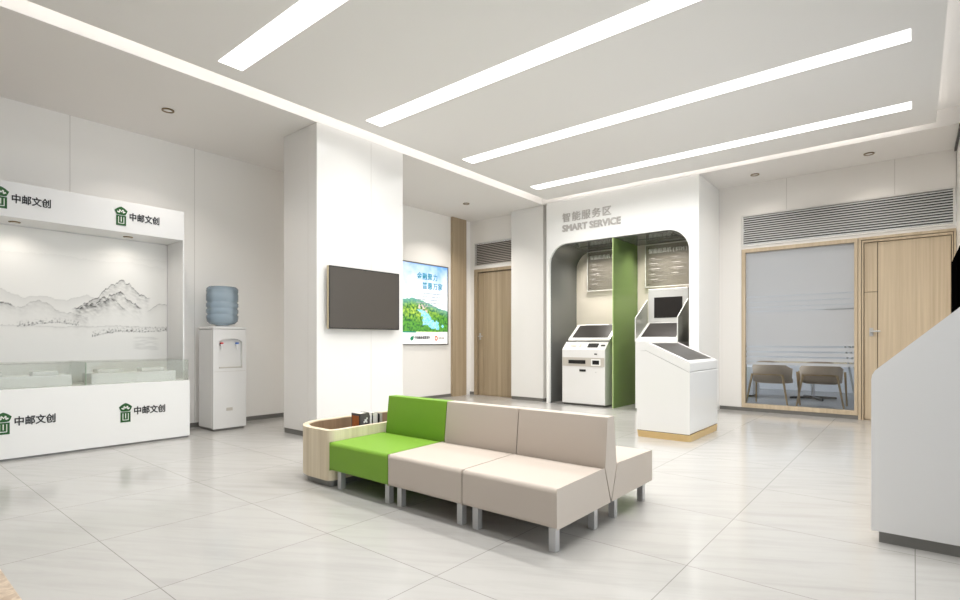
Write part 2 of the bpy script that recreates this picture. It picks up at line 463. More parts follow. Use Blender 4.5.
# ------------------------------------------------------------------ doors, window, grilles
def louver(label, x0, x1, z0, z1, y, mat, n):
    t = thing('air_grille', label, 'vent', ((x0 + x1) / 2, y, z0), 'louvred air grilles over the doors')
    f = 0.025
    MB().ring([(x0, z0), (x1, z0), (x1, z1), (x0, z1)], [(x0 + f, z0 + f), (x1 - f, z0 + f), (x1 - f, z1 - f), (x0 + f, z1 - f)], 'y', y - 0.012, y + 0.04).build('frame', FRAME_W, t)
    MB().box(x0 + f, x1 - f, y + 0.045, y + 0.05, z0 + f, z1 - f).build('backing', LOUV_BACK, t)
    s = MB(); h = (z1 - z0 - 2 * f) / n
    for i in range(n):
        z = z0 + f + h * i
        s.prism([(y - 0.010, z + h * 0.08), (y - 0.010, z + h * 0.46), (y + 0.03, z + h * 0.86), (y + 0.03, z + h * 0.60)], 'x', x0 + f, x1 - f)
    s.build('slats', mat, t)
louver('wide grey louvred air grille above the glass partition and right door', -2.20, 0.43, 2.702, 3.222, 9.49, LOUV, 13)
louver('small taupe louvred air grille above the alcove door', -7.295, -6.155, 2.735, 3.248, 8.68, LOUV_B, 13)

# door 1, in the alcove
d1 = struct(MB().box(-7.07, -6.20, 8.700, 8.745, 0.005, 2.60).build('door_1', WOOD_M, bevel=0.003))
MB().box(-7.20, -7.078, 8.700, 8.745, 0.005, 2.60).build('side_panel', WOOD_M, d1, bevel=0.003)
MB().box(-7.293, -6.157, 8.781, 8.795, 0.0, 2.675).build('shadow_backing', BLACK, d1)  # black sheet added behind the leaf to keep its gaps dark
MB().ring([(-7.295, 0.0), (-6.155, 0.0), (-6.155, 2.678), (-7.295, 2.678)], [(-7.215, 0.001), (-6.19, 0.001), (-6.19, 2.615), (-7.215, 2.615)], 'y', 8.664, 8.78).build('door_frame', WOOD_M, d1, bevel=0.003)
h = MB().box(-7.17, -7.13, 8.690, 8.699, 1.18, 1.32); h.tube((-7.15, 8.69, 1.25), (-7.15, 8.64, 1.25), 0.012); h.tube((-7.15, 8.645, 1.25), (-7.05, 8.645, 1.25), 0.01)
h.build('door_handle', STEEL, d1)
# door 2, right of the partition
d2 = struct(MB().box(-0.40, 0.385, 9.505, 9.55, 0.005, 2.575).build('door_2', WOOD_D, bevel=0.003))
for a, b in ((0.005, 1.857), (1.865, 2.575)): MB().box(-0.56, -0.408, 9.505, 9.55, a, b).build('side_panel', WOOD_D, d2, bevel=0.003)
MB().box(-0.628, 0.432, 9.552, 9.58, 0.0, 2.656).build('shadow_backing', BLACK, d2)  # added black sheet, stops light leaking round the leaf
MB().ring([(-0.630, 0.0), (0.434, 0.0), (0.434, 2.658), (-0.630, 2.658)], [(-0.595, 0.001), (0.412, 0.001), (0.412, 2.622), (-0.595, 2.622)], 'y', 9.470, 9.55).build('door_frame', WOOD_D, d2, bevel=0.003)
MB().ring([(-0.588, 0.0), (0.405, 0.0), (0.405, 2.613), (-0.588, 2.613)], [(-0.568, 0.001), (0.392, 0.001), (0.392, 2.583), (-0.568, 2.583)], 'y', 9.480, 9.55).build('inner_frame', WOOD_D, d2, bevel=0.003)
h = MB().box(-0.50, -0.455, 9.497, 9.504, 1.22, 1.34); h.tube((-0.478, 9.498, 1.29), (-0.478, 9.445, 1.29), 0.014); h.tube((-0.478, 9.45, 1.29), (-0.37, 9.45, 1.29), 0.011)
h.build('door_handle', STEEL, d2)
# glazed partition
wx0, wx1 = -2.20, -0.636
w1 = struct(MB().ring([(wx0, 0.058), (wx1, 0.058), (wx1, 2.658), (wx0, 2.658)], [(wx0 + 0.055, 0.125), (wx1 - 0.042, 0.125), (wx1 - 0.042, 2.60), (wx0 + 0.055, 2.60)], 'y', 9.472, 9.58).build('window_1', WOOD_D, bevel=0.003))
MB().box(wx0 + 0.055, wx1 - 0.042, 9.52, 9.526, 0.125, 2.60).build('window_pane', PANE, w1)
fm = MB()
edges = [0.766]
for zc in (0.819, 0.897, 0.976, 1.06): edges += [zc - 0.013, zc + 0.013]
for zc in (1.63, 1.70, 1.78, 1.87): edges += [zc - 0.008, zc + 0.008]
edges += [2.598]
for a, b in zip(edges[0::2], edges[1::2]): fm.box(wx0 + 0.056, wx1 - 0.043, 9.5175, 9.519, a, b)
fm.build('frosted_film', FILM, w1, label='frosted film with clear stripes')

# ------------------------------------------------------------------ meeting room behind the partition
struct(MB().box(-4.72, 2.32, 9.601, 14.4, -0.1, -0.001).build('floor_meeting', GREY_FLOOR))
struct(MB().box(-4.6, 2.2, 14.2, 14.32, 0, 3.25).build('wall_meeting', MEET_W))
struct(MB().box(-4.72, -4.6, 9.6, 14.3, 0, 0.8).build('wall_meeting_left', MEET_W))  # kept low, open above so sky light fills the meeting room
struct(MB().box(2.2, 2.32, 9.6, 14.3, 0, 3.25).build('wall_meeting_right', MEET_W))
struct(MB().box(-4.72, 2.32, 9.601, 14.3, 3.2, 3.3).build('ceiling_meeting', W_CEIL))
struct(MB().box(-3.0, 0.6, 10.6, 10.8, 3.19, 3.199).build('ceiling_meeting_fill', MEET))  # unseen glowing panels added to brighten the meeting room
struct(MB().box(-3.0, 0.6, 12.2, 12.4, 3.19, 3.199).build('ceiling_meeting_fill', MEET))

def armchair(loc, rz, label):
    t = thing('meeting_chair', label, 'chair', loc, 'meeting room chairs')
    l = Vector(loc)
    R = Matrix.Rotation(rz, 3, 'Z')
    def put(mb):
        mb.v = [tuple(R @ Vector(p) + l) for p in mb.v]; return mb
    # back shell: a curved band (chair faces +Y)
    n = 20; out = []; inn = []
    for k in range(n + 1):
        a = PI + PI * k / n
        out.append((0.33 * math.cos(a), 0.02 + 0.30 * math.sin(a))); inn.append((0.28 * math.cos(a), 0.02 + 0.25 * math.sin(a)))
    for z in ():
        pass
    m = MB(); vs = []; fs = []
    for k in range(n + 1):
        side = abs(math.cos(PI + PI * k / n))
        top = 0.80 - 0.14 * side ** 3
        for (px, py) in (out[k], inn[k]):
            vs += [(px * 0.94, py * 0.94, 0.42), (px, py, top)]
    for k in range(n):
        a = 4 * k; b = 4 * (k + 1)
        fs += [(a, b, b + 1, a + 1), (a + 2, a + 3, b + 3, b + 2), (a + 1, b + 1, b + 3, a + 3), (a, a + 2, b + 2, b)]
    fs += [(0, 1, 3, 2), (4 * n, 4 * n + 2, 4 * n + 3, 4 * n + 1)]
    m.poly(vs, fs, True); put(m).build('backrest', SEAT_T, t)
    m = MB().prism([(-0.27, 0.24), (0.27, 0.24), (0.27, 0.0), (0.2, -0.17), (0.08, -0.235), (-0.08, -0.235), (-0.2, -0.17), (-0.27, 0.0)], 'z', 0.40, 0.47)
    put(m).build('seat', SEAT_T, t, bevel=0.02)
    for sx in (-1, 1):
        put(MB().tube((sx * 0.345, -0.28, 0.0), (sx * 0.25, -0.245, 0.56), 0.013, 0.02)).build('leg', LEG_W, t)
        put(MB().tube((sx * 0.37, 0.26, 0.0), (sx * 0.345, 0.2, 0.60), 0.013, 0.02)).build('leg', LEG_W, t)
    put(MB().box(-0.25, 0.25, -0.275, -0.255, 0.545, 0.565)).build('crossbar', LEG_W, t)
    return t
armchair((-1.27, 11.02, 0), 0.05, 'taupe chair with oak legs in the middle of the glass partition')
armchair((-1.98, 10.72, 0), -0.15, 'taupe chair with oak legs nearer the left edge of the partition')
armchair((-2.78, 10.62, 0), -1.3, 'taupe chair half hidden by the left frame of the partition')
t = thing('meeting_table', 'wood edged meeting table on a dark star foot behind the glass', 'table', (-1.55, 12.3, 0))
MB().prism(rrect(-2.35, -0.75, 11.75, 12.85, 0.12), 'z', 0.70, 0.74).build('tabletop', WOOD_L, t, bevel=0.006)
MB().tube((-1.55, 12.3, 0.04), (-1.55, 12.3, 0.70), 0.035).build('pedestal', CHROME, t)
m = MB()
for k in range(4):
    a = k * PI / 2 + 0.5
    m.tube((-1.55, 12.3, 0.035), (-1.55 + 0.42 * math.cos(a), 12.3 + 0.42 * math.sin(a), 0.022), 0.03, 0.02)
m.build('star_foot', BLACK, t)
t = thing('low_cabinet', 'white low cabinet seen between the chair legs behind the glass', 'cabinet', (-2.75, 12.2, 0))
MB().box(-3.15, -2.55, 11.9, 12.5, 0.04, 0.62).build('body', MEET_W, t, bevel=0.005)
MB().box(-2.549, -2.545, 11.93, 12.47, 0.08, 0.58).build('door', W_SATIN, t)
MB().box(-3.1, -2.6, 11.95, 12.45, 0.0, 0.04).build('plinth', BLACK, t)
t = thing('flipchart_easel', 'metal easel legs leaning at the right end of the partition', 'easel', (-0.7, 10.75, 0))
for a, b in (((-0.70, 10.45, 0.0), (-0.98, 10.78, 1.55)), ((-0.62, 10.75, 0.0), (-0.94, 10.82, 1.55)), ((-0.50, 11.1, 0.0), (-0.94, 10.85, 1.55))):
    MB().tube(a, b, 0.016).build('leg', STEEL, t)
MB().box(-1.2, -0.55, 10.86, 10.88, 1.1, 1.75).build('board', W_SATIN, t)

# ------------------------------------------------------------------ display counter with mural
dx = thing('display_backdrop', 'white backdrop with canopy and ink landscape mural behind the display counter', 'display stand', (-7.2, 1.0, 0))
Y0, Y1 = -0.6, 2.67
MB().box(-7.405, -7.345, Y0, Y1, 0.0, 2.72).build('back_panel', W_SATIN, dx)
MB().box(-7.344, -6.86, 2.656, Y1, 0.69, 2.37).build('side_panel', W_SATIN, dx)
MB().box(-7.344, -6.86, Y0, Y1, 2.371, 2.72).build('canopy', W_SATIN, dx, bevel=0.003)

H, FL = 1.15, 527.4
SN, CN = math.sin(math.radians(39.45)), math.cos(math.radians(39.45))

def fbm(x, y, o=4, seed=0.0):
    return mnoise.fractal(Vector((x, y, seed)), 1.0, 2.0, o)

def print_grid(name, mat, parent, x, ya, yb, za, zb, ny, nz, fn):
    """flat printed panel facing +X; fn(y, z) gives its ink"""
    ox, oy, oz = world_loc(parent)
    vs = []; cols = []
    for j in range(nz + 1):
        for i in range(ny + 1):
            y = ya + (yb - ya) * i / ny; z = za + (zb - za) * j / nz
            vs.append((x - ox, y - oy, z - oz)); cols.append(fn(y, z))
    fs = [(j * (ny + 1) + i, j * (ny + 1) + i + 1, (j + 1) * (ny + 1) + i + 1, (j + 1) * (ny + 1) + i) for j in range(nz) for i in range(ny)]
    me = bpy.data.meshes.new(name); me.from_pydata(vs, [], fs)
    ca = me.color_attributes.new('print', 'FLOAT_COLOR', 'POINT')
    ca.data.foreach_set('color', np.array([(c[0], c[1], c[2], 1.0) for c in cols], dtype=np.float32).ravel())
    me.materials.append(mat); me.update()
    o = bpy.data.objects.new(name, me); COL.objects.link(o); o.parent = parent
    return o

def interp(pts, t):
    if t <= pts[0][0]: return pts[0][1]
    for (a, b), (c, d) in zip(pts, pts[1:]):
        if t <= c: return b + (d - b) * (t - a) / (c - a)
    return pts[-1][1]

# ridges of the painting in metres on the wall: (y, z)
def UV(u, v):
    k = (u - 480) / FL
    d = 7.34 / (SN - CN * k)
    return d * (CN + SN * k), H + (341 - v) * d / FL
def ridge(pts):
    return [UV(a / 5.333, 250 + b / 5.333) for a, b in pts]
PEAK = ridge([(380, 318), (450, 290), (520, 255), (560, 215), (600, 182), (650, 166), (690, 182), (720, 210), (745, 240), (775, 250), (805, 256)])
P2 = ridge([(400, 315), (500, 285), (560, 255), (610, 232), (640, 222), (680, 262), (720, 290), (760, 325)])
P3 = ridge([(480, 300), (540, 285), (590, 258), (640, 292), (680, 325)])
FAR = ridge([(-600, 230), (-300, 190), (0, 205), (60, 235), (130, 255), (220, 245), (290, 262), (370, 268), (465, 238), (520, 258), (600, 300)])
NEAR = ridge([(-700, 290), (-400, 230), (-200, 300), (0, 280), (40, 285), (90, 310)])
MID = ridge([(70, 315), (150, 290), (205, 270), (250, 290), (300, 320), (400, 345), (480, 360)])
RGT = ridge([(780, 330), (820, 305), (855, 288), (890, 295), (910, 320)])
CL1 = ridge([(-700, 30), (0, 5), (300, 25), (560, 65), (700, 66), (800, 88), (900, 100)])
CL2 = ridge([(500, 20), (640, 28), (760, 50), (900, 60)])
SH1 = ridge([(90, 398), (170, 392), (280, 380), (330, 382), (420, 396)])
SH2 = ridge([(490, 455), (560, 440), (640, 428), (760, 432), (900, 425)])
SH3 = ridge([(-600, 405), (0, 400), (300, 410), (640, 405), (900, 418)])
paper = Vector((0.88, 0.87, 0.845))
def mural(y, z):
    ink = 0.0
    def wash(pts, depth, amt, line, lw=0.006, rough=0.02, tex=0.0, f=14):
        nonlocal ink
        if not (pts[0][0] <= y <= pts[-1][0]): return
        end = min(1.0, min(y - pts[0][0], pts[-1][0] - y) / 0.05)
        zr = interp(pts, y) + rough * fbm(y * f, 3.1, 3, pts[0][1])
        dz = zr - z
        if dz >= -0.004:
            w = amt * math.exp(-max(dz, 0) / depth)
            if tex: w *= max(0.0, 1 + tex * fbm(y * 26 + z * 30, z * 22 - y * 9, 4, 5.0))
            ink += w * end
            ink += line * math.exp(-(dz / lw) ** 2) * end * (0.5 + 0.9 * max(0, fbm(y * 30, 7.0, 3) + 0.4))
    wash(CL1, 0.06, 0.055, 0.0, rough=0.015); wash(CL2, 0.05, 0.05, 0.0, rough=0.015)
    wash(FAR, 0.10, 0.16, 0.05, rough=0.02)
    wash(PEAK, 0.10, 0.26, 0.6, lw=0.007, rough=0.03, tex=1.4, f=20)
    wash(P2, 0.06, 0.36, 0.5, lw=0.008, rough=0.035, tex=1.6, f=22)
    wash(P3, 0.05, 0.30, 0.3, lw=0.006, rough=0.03, tex=1.2)
    wash(MID, 0.09, 0.16, 0.14, rough=0.025, tex=0.8)
    wash(NEAR, 0.05, 0.3, 0.5, lw=0.01, rough=0.02, tex=0.8)
    wash(RGT, 0.05, 0.16, 0.3, rough=0.015)
    for pts, hh, a in ((SH1, 0.05, 0.9), (SH2, 0.06, 1.0)):
        if pts[0][0] <= y <= pts[-1][0]:
            dz = z - interp(pts, y)
            if -0.02 < dz < hh:
                q = fbm(y * 60, z * 45, 3, 2.0) + 0.25 * fbm(y * 9, 1.0, 2)
                ink += a * max(0.0, q + 0.02) * (1 - max(dz, 0) / hh) * 1.4
            if abs(dz + 0.01 + 0.008 * fbm(y * 20, 4.0, 2)) < 0.005: ink += 0.25
    wash(SH3, 0.012, 0.14, 0.1, rough=0.01)
    # reflections on the water
    ya, yb = UV(132, 337)[0], UV(160, 337)[0]
    if ya < y < yb:
        za, zb = UV(146, 350)[1], UV(146, 337)[1]
        if za < z < zb: ink += 0.15 * max(0, min(1, 0.7 + 2.2 * fbm(y * 5, z * 60, 3, 8.0))) * min(1, (y - ya) / 0.05, (yb - y) / 0.05)
    ink = min(0.92, max(0, ink))
    c = paper * (1 - ink)
    return (c.x, c.y, c.z)
ART = artwork('ink_painting', rough=0.55)
print_grid('mural', ART, dx, -7.340, Y0 + 0.005, 2.652, 0.70, 2.365, 420, 220, mural)

def logo(parent, x, y0, z0, s, facing='+x'):
    """small green emblem: a fan shaped roof over a square body, with white cut lines"""
    w, h_ = 0.125 * s, 0.21 * s
    def q(a, b): return (y0 + a * w, z0 + b * h_)
    m = MB()
    roof = [q(0.0, 0.80), q(0.22, 0.915), q(0.36, 0.965), q(0.5, 1.0), q(0.64, 0.965), q(0.78, 0.915), q(1.0, 0.80), q(0.94, 0.70), q(0.84, 0.575), q(0.66, 0.56), q(0.34, 0.56), q(0.16, 0.575), q(0.06, 0.70)]
    m.prism(roof, 'x', x + 0.0005, x + 0.005)
    m.prism([q(0.12, 0.0), q(0.88, 0.0), q(0.88, 0.53), q(0.12, 0.53)], 'x', x + 0.0005, x + 0.005)
    o = m.build('emblem', LOGO_G, parent, label='green emblem with white lines')
    c = MB()
    def bar(pts): c.prism([q(*p) for p in pts], 'x', x + 0.0052, x + 0.0065)
    bar([(0.16, 0.72), (0.24, 0.76), (0.38, 0.70), (0.34, 0.65)]); bar([(0.34, 0.83), (0.41, 0.83), (0.41, 0.68), (0.34, 0.68)])
    bar([(0.62, 0.83), (0.69, 0.83), (0.69, 0.68), (0.62, 0.68)]); bar([(0.40, 0.80), (0.52, 0.70), (0.63, 0.80), (0.63, 0.86), (0.52, 0.76), (0.40, 0.86)])
    bar([(0.84, 0.72), (0.76, 0.76), (0.64, 0.70), (0.68, 0.65)])
    bar([(0.27, 0.46), (0.32, 0.46), (0.32, 0.12), (0.27, 0.12)]); bar([(0.68, 0.46), (0.73, 0.46), (0.73, 0.12), (0.68, 0.12)])
    bar([(0.27, 0.13), (0.73, 0.13), (0.73, 0.10), (0.27, 0.10)]); bar([(0.47, 0.46), (0.53, 0.46), (0.53, 0.20), (0.47, 0.20)])
    c.build('emblem_lines', LOGO_W, o)
    return o
for dy in (0.0, -1.01, -2.02):
    logo(dx, -6.86, 1.945 + dy, 2.445, 1.0)
    text('中邮文创', 'lettering', INK, dx, '+x', (-6.8595, 2.09 + dy, 2.512), 0.305, 0.092, bold=0.022, label='black characters')
for y in (1.143, 2.154, 0.13):
    s_ = MB().lathe([(0.045, 2.362), (0.05, 2.366), (0.05, 2.3705)], -7.12, y, 20).build('spotlight', BRONZE, dx)
    MB().lathe([(0.034, 2.3595), (0.034, 2.3615)], -7.12, y, 20).build('lens', LAMP, s_)

dc = thing('display_counter', 'long white display counter with glass top case and green emblems on its front', 'counter', (-7.0, 1.0, 0))
MB().box(-7.33, -6.70, Y0, Y1, 0.02, 0.683).build('body', W_CORIAN, dc, bevel=0.003)
MB().box(-7.33, -6.712, Y0, Y1 - 0.012, 0.0, 0.02).build('toe_kick', TOE, dc)
def pane(*b): MB().box(*b).build('glass_pane', CASE_GLASS, dc)
pane(-6.712, -6.704, Y0, 1.640, 0.684, 0.922); pane(-6.712, -6.704, 1.648, 2.650, 0.684, 0.922)
pane(-6.85, -6.713, 2.652, 2.66, 0.684, 0.922)
pane(-7.325, -6.713, 1.640, 1.648, 0.684, 0.921)
pane(-7.325, -6.703, Y0, 1.643, 0.923, 0.930); pane(-7.325, -6.703, 1.645, 2.650, 0.923, 0.930)
MB().box(-6.712, -6.703, 1.6405, 1.6475, 0.684, 0.922).build('glass_edge', CASE_EDGE, dc)
for dy in (0.0, -1.01, -2.02):
    logo(dc, -6.70, 1.94 + dy, 0.258, 1.0)
    text('中邮文创', 'lettering', INK, dc, '+x', (-6.6995, 2.085 + dy, 0.330), 0.315, 0.092, bold=0.022, label='black characters')
for a, b, lb in ((-0.5, 1.56, 'long low white display plinth in the left half of the glass case'), (1.73, 2.57, 'shorter white display plinth at the right end of the glass case')):
    t = tag(MB().box(-7.2, -6.85, a, b, 0.6835, 0.795).build('display_plinth', W_SATIN, bevel=0.004), lb, 'plinth', 'plinths in the glass case')
for a, b, lb in ((0.80, 1.03, 'white flat box on the long plinth, cut by the left frame edge'), (1.25, 1.463, 'white flat box nearest the right end of the long plinth'),
                 (1.806, 2.05, 'white flat box on the short plinth, beside the glass divider'), (2.234, 2.478, 'white flat box on the short plinth, farthest right in the case')):
    tag(MB().box(-7.10, -6.93, a, b, 0.7955, 0.836).build('display_box', W_GLOSS, bevel=0.006), lb, 'box', 'flat boxes on the display plinths')

# ------------------------------------------------------------------ water dispenser and bottle
wd = thing('water_dispenser', 'tall white water dispenser with two taps standing by the left wall', 'water dispenser', (-7.06, 3.215, 0))
x0, x1, y0, y1 = -7.277, -6.84, 3.006, 3.43
body = MB()
body.box(x0, x1 - 0.05, y0, y1, 0.03, 1.30)
body.build('body', W_GLOSS, wd, bevel=0.015, seg=3)
# front skin with the arched tap recess
arch = [(y0 + 0.07, 0.80), (y1 - 0.05, 0.80), (y1 - 0.05, 1.13)] + [((y0 + y1 + 0.02) / 2 + 0.152 * math.cos(PI * k / 10), 1.13 + 0.05 * math.sin(PI * k / 10)) for k in range(1, 10)] + [(y0 + 0.07, 1.13)]
def onrect(p):
    cy, cz = (y0 + y1 + 0.02) / 2, 0.97
    return p
outer = []
for (py, pz) in arch:
    if pz <= 0.80: outer.append((y0 if py < 3.2 else y1, 0.62))
    elif pz > 1.1301: outer.append((py, 1.30))
    else: outer.append((y0 if py < 3.2 else y1, 1.30))
fr = MB().ring(outer, arch, 'x', x1 - 0.049, x1)
fr.box(x1 - 0.049, x1, y0, y1, 0.03, 0.62)
fr.build('front_panel', W_GLOSS, wd)
MB().box(x1 - 0.048, x1 + 0.004, y0 + 0.075, y1 - 0.055, 0.802, 0.815).build('drip_tray', GREY_P, wd)
MB().box(x0 + 0.02, x1 - 0.02, y0 + 0.02, y1 - 0.02, 0, 0.03).build('foot', BASE, wd)
MB().box(x0 - 0.002, x1 + 0.004, y0 - 0.004, y1 + 0.004, 1.301, 1.335).build('top', W_GLOSS, wd, bevel=0.012, seg=3)
MB().box(x1 + 0.0005, x1 + 0.003, 3.17, 3.25, 0.25, 0.29).build('rating_label', GREY_P, wd)
MB().box(x1 + 0.0005, x1 + 0.004, y0 + 0.01, y1 - 0.01, 0.757, 0.760).build('door_gap', GREY_P, wd)
for yy, mt, lb in ((3.115, RED, 'red tap'), (3.315, BLUE, 'blue tap')):
    o = MB().tube((x1 - 0.046, yy, 1.10), (x1 - 0.005, yy, 1.10), 0.014); o.tube((x1 - 0.012, yy, 1.09), (x1 - 0.012, yy, 1.04), 0.011, 0.008)
    o = o.build('tap', W_SATIN, wd)
    MB().box(x1 - 0.028, x1 + 0.006, yy - 0.018, yy + 0.018, 1.112, 1.132).build('tap_lever', mt, o, bevel=0.005, label=lb)
wb_ = thing('water_bottle', 'translucent blue water bottle upside down on the white dispenser', 'bottle', (-7.06, 3.22, 1.337))
prof = [(0.06, 1.338), (0.07, 1.36), (0.15, 1.375), (0.185, 1.41), (0.192, 1.45)]
for zc in (1.50, 1.58, 1.66):
    prof += [(0.193, zc - 0.02), (0.182, zc - 0.006), (0.182, zc + 0.006), (0.193, zc + 0.02)]
prof += [(0.193, 1.76), (0.187, 1.785), (0.193, 1.80), (0.190, 1.84), (0.165, 1.862), (0.02, 1.865)]
MB().lathe(prof, -7.06, 3.22, 40).build('bottle_body', BOTTLE, wb_)
MB().lathe([(0.10, 1.3355), (0.10, 1.345), (0.075, 1.358)], -7.06, 3.22, 30).build('collar', W_SATIN, wb_)

# ------------------------------------------------------------------ television and poster
tv = thing('television', 'flat black television mounted on the white column', 'television', (-5.36, 4.22, 1.67))
ta, tb, tz0, tz1 = 3.673, 4.769, 1.297, 2.047
MB().box(-5.375, -5.334, ta, tb, tz0, tz1).build('back_cover', TVRIM, tv, bevel=0.003)
MB().ring([(ta, tz0), (tb, tz0), (tb, tz1), (ta, tz1)], [(ta + 0.012, tz0 + 0.014), (tb - 0.012, tz0 + 0.014), (tb - 0.012, tz1 - 0.012), (ta + 0.012, tz1 - 0.012)], 'x', -5.3335, -5.3275).build('bezel', BLACK, tv)
MB().box(-5.3335, -5.330, ta + 0.0125, tb - 0.0125, tz0 + 0.0145, tz1 - 0.0125).build('screen', TVSCREEN, tv)
MB().box(-5.409, -5.376, 4.05, 4.4, 1.5, 1.85).build('wall_bracket', BLACK, tv)

po = thing('framed_poster', 'blue and green landscape advertising poster in a thin frame beside the column', 'poster', (-7.40, 7.30, 1.87))
pa, pb, pz0, pz1 = 6.66, 7.95, 1.075, 2.665
MB().ring([(pa, pz0), (pb, pz0), (pb, pz1), (pa, pz1)], [(pa + 0.018, pz0 + 0.018), (pb - 0.018, pz0 + 0.018), (pb - 0.018, pz1 - 0.018), (pa + 0.018, pz1 - 0.018)], 'x', -7.417, -7.38).build('frame', plain('poster_frame', rgb(120, 120, 118), rough=0.3, metal=0.5), po)
def pic(y, z):
    s_ = (y - pa) / (pb - pa); t_ = (z - pz0) / (pz1 - pz0)
    if t_ < 0.165:
        if t_ > 0.150 and s_ < 0.30: return rgb(30, 140, 120)[:3]
        if t_ > 0.157 and s_ < 0.8: return rgb(200, 228, 130)[:3]
        return (0.93, 0.93, 0.93)
    n1 = fbm(s_ * 7, t_ * 9, 4, 1.0); n2 = fbm(s_ * 26, t_ * 32, 4, 2.0)
    hz = 0.56 - 0.10 * max(0, s_ - 0.35) ** 1.0 * 2.2 + 0.015 * n1 - 0.06 * max(0, 0.2 - s_)
    if t_ > hz:
        f_ = max(0.0, min(1.0, (t_ - 0.60) / 0.40)); f_ *= 0.5 + 0.5 * min(1, s_ + 0.3)
        top = Vector(rgb(118, 172, 238)[:3]); lo = Vector((0.92, 0.955, 0.97))
        c = lo.lerp(top, max(0, min(1, f_ + 0.25 * n1)))
        return tuple(c)
    # lake and shore
    q_ = 0.43 - t_
    cl = 0.40 + q_ * 1.55 + 0.10 * n1; hw = 0.035 + max(0, q_) * 0.75 * (1 if t_ > 0.24 else max(0, (t_ - 0.19) / 0.05))
    if 0 < q_ < 0.24 and abs(s_ - cl) + 0.06 * n2 < hw: return tuple(Vector(rgb(110, 206, 236)[:3]).lerp(Vector(rgb(190, 232, 240)[:3]), max(0, min(1, 0.5 + n2))))
    dark = Vector(rgb(28, 92, 50)[:3]); mid = Vector(rgb(96, 166, 62)[:3]); hi = Vector(rgb(210, 224, 96)[:3]); tl = Vector(rgb(110, 170, 176)[:3])
    g_ = 0.5 + 0.9 * n2
    c = dark.lerp(mid, max(0, min(1, g_ * 1.3)))
    c = c.lerp(hi, max(0, min(1, (n2 + 0.25) * 1.2 * max(0, 1 - abs(t_ - 0.42) * 6 - abs(s_ - 0.35)))) )
    c = c.lerp(tl, max(0, min(0.75, (t_ - hz + 0.09) * 8)))
    if 0.40 < t_ < 0.50 and 0.35 < s_ < 0.55 and n2 > 0.12: c = Vector(rgb(226, 200, 200)[:3])
    return tuple(c)
print_grid('picture', artwork('poster_print', rough=0.4, emit=0.35), po, -7.392, pa + 0.018, pb - 0.018, pz0 + 0.018, pz1 - 0.018, 150, 190, pic)  # print also emits part of its own colour
text('金融聚力', 'lettering', TEAL, po, '+x', (-7.391, 7.07, 2.345), 0.56, 0.14, bold=0.012, spacing=1.15)
text('普惠万家', 'lettering', TEAL, po, '+x', (-7.391, 7.22, 2.165), 0.56, 0.14, bold=0.012, spacing=1.15)
sp = MB()
for i, (a, b) in enumerate(((7.15, 7.78), (7.06, 7.80), (7.06, 7.80), (7.06, 7.80), (7.22, 7.62))):
    z = 2.075 - i * 0.062; y = a
    while y < b:
        w = random.uniform(0.05, 0.14); sp.box(-7.391, -7.3895, y, min(b, y + w), z, z + 0.016); y += w + 0.012
sp.build('small_print', TEXT_F, po)
lf = MB()
lf.prism([(6.90, 1.17), (6.93, 1.155), (6.965, 1.17), (6.985, 1.21), (6.985, 1.265), (6.955, 1.24), (6.915, 1.235), (6.895, 1.205)], 'x', -7.391, -7.389)
lf.build('leaf_mark', LEAF, po)
text('中国邮政储蓄银行', 'lettering', INK, po, '+x', (-7.391, 7.005, 1.185), 0.43, 0.062, bold=0.008)
n = 16
MB().ring([(7.60 + 0.043 * math.cos(2 * PI * k / n), 1.205 + 0.052 * math.sin(2 * PI * k / n)) for k in range(n)], [(7.60 + 0.02 * math.cos(2 * PI * k / n), 1.205 + 0.026 * math.sin(2 * PI * k / n)) for k in range(n)], 'x', -7.391, -7.389).build('ring_mark', ORANGE, po)
sp = MB()
for i in range(4): sp.box(-7.391, -7.3895, 7.665 + i * 0.045, 7.70 + i * 0.045, 1.19, 1.225)
sp.build('small_print', LET_G, po)

# ------------------------------------------------------------------ sofa: three double sided modules
def sofa_module(xa, xb, mt, label):
    xa += 0.004; xb -= 0.004
    t = thing('sofa_module', label, 'sofa', ((xa + xb) / 2, 3.08, 0), 'back to back sofa modules')
    yc = 3.08; yb = 3.070
    for sgn in (-1, 1):
        def Y(v): return yc + sgn * v
        pr = [(Y(0.66), 0.143), (Y(0.66), 0.362), (Y(0.094) - 0.01, 0.372), (Y(0.009) - 0.01, 0.143)]
        MB().prism(pr, 'x', xa, xb).build('seat', mt, t, bevel=0.028, seg=4)
    MB().prism([(yb - 0.049, 0.677), (yb + 0.040, 0.677), (yb + 0.078, 0.37), (yb + 0.003, 0.160), (yb - 0.003, 0.160), (yb - 0.082, 0.37)], 'x', xa, xb).build('backrest', mt, t, bevel=0.007, seg=3)
    for sx in (xa + 0.060, xb - 0.060):
        for oy in (-0.59, -0.14, 0.14, 0.60):
            MB().box(sx - 0.022, sx + 0.022, yc + oy - 0.022, yc + oy + 0.022, 0.0, 0.142).build('leg', STEEL, t, bevel=0.002)
    return t
sofa_module(-3.510, -2.820, GREEN_F, 'bright green sofa module with backrest beside the wooden magazine table')
sofa_module(-2.820, -2.134, BEIGE_F, 'beige middle sofa module between the green one and the end one')
sofa_module(-2.134, -1.459, BEIGE_F, 'beige end sofa module nearest the viewer with its side exposed')

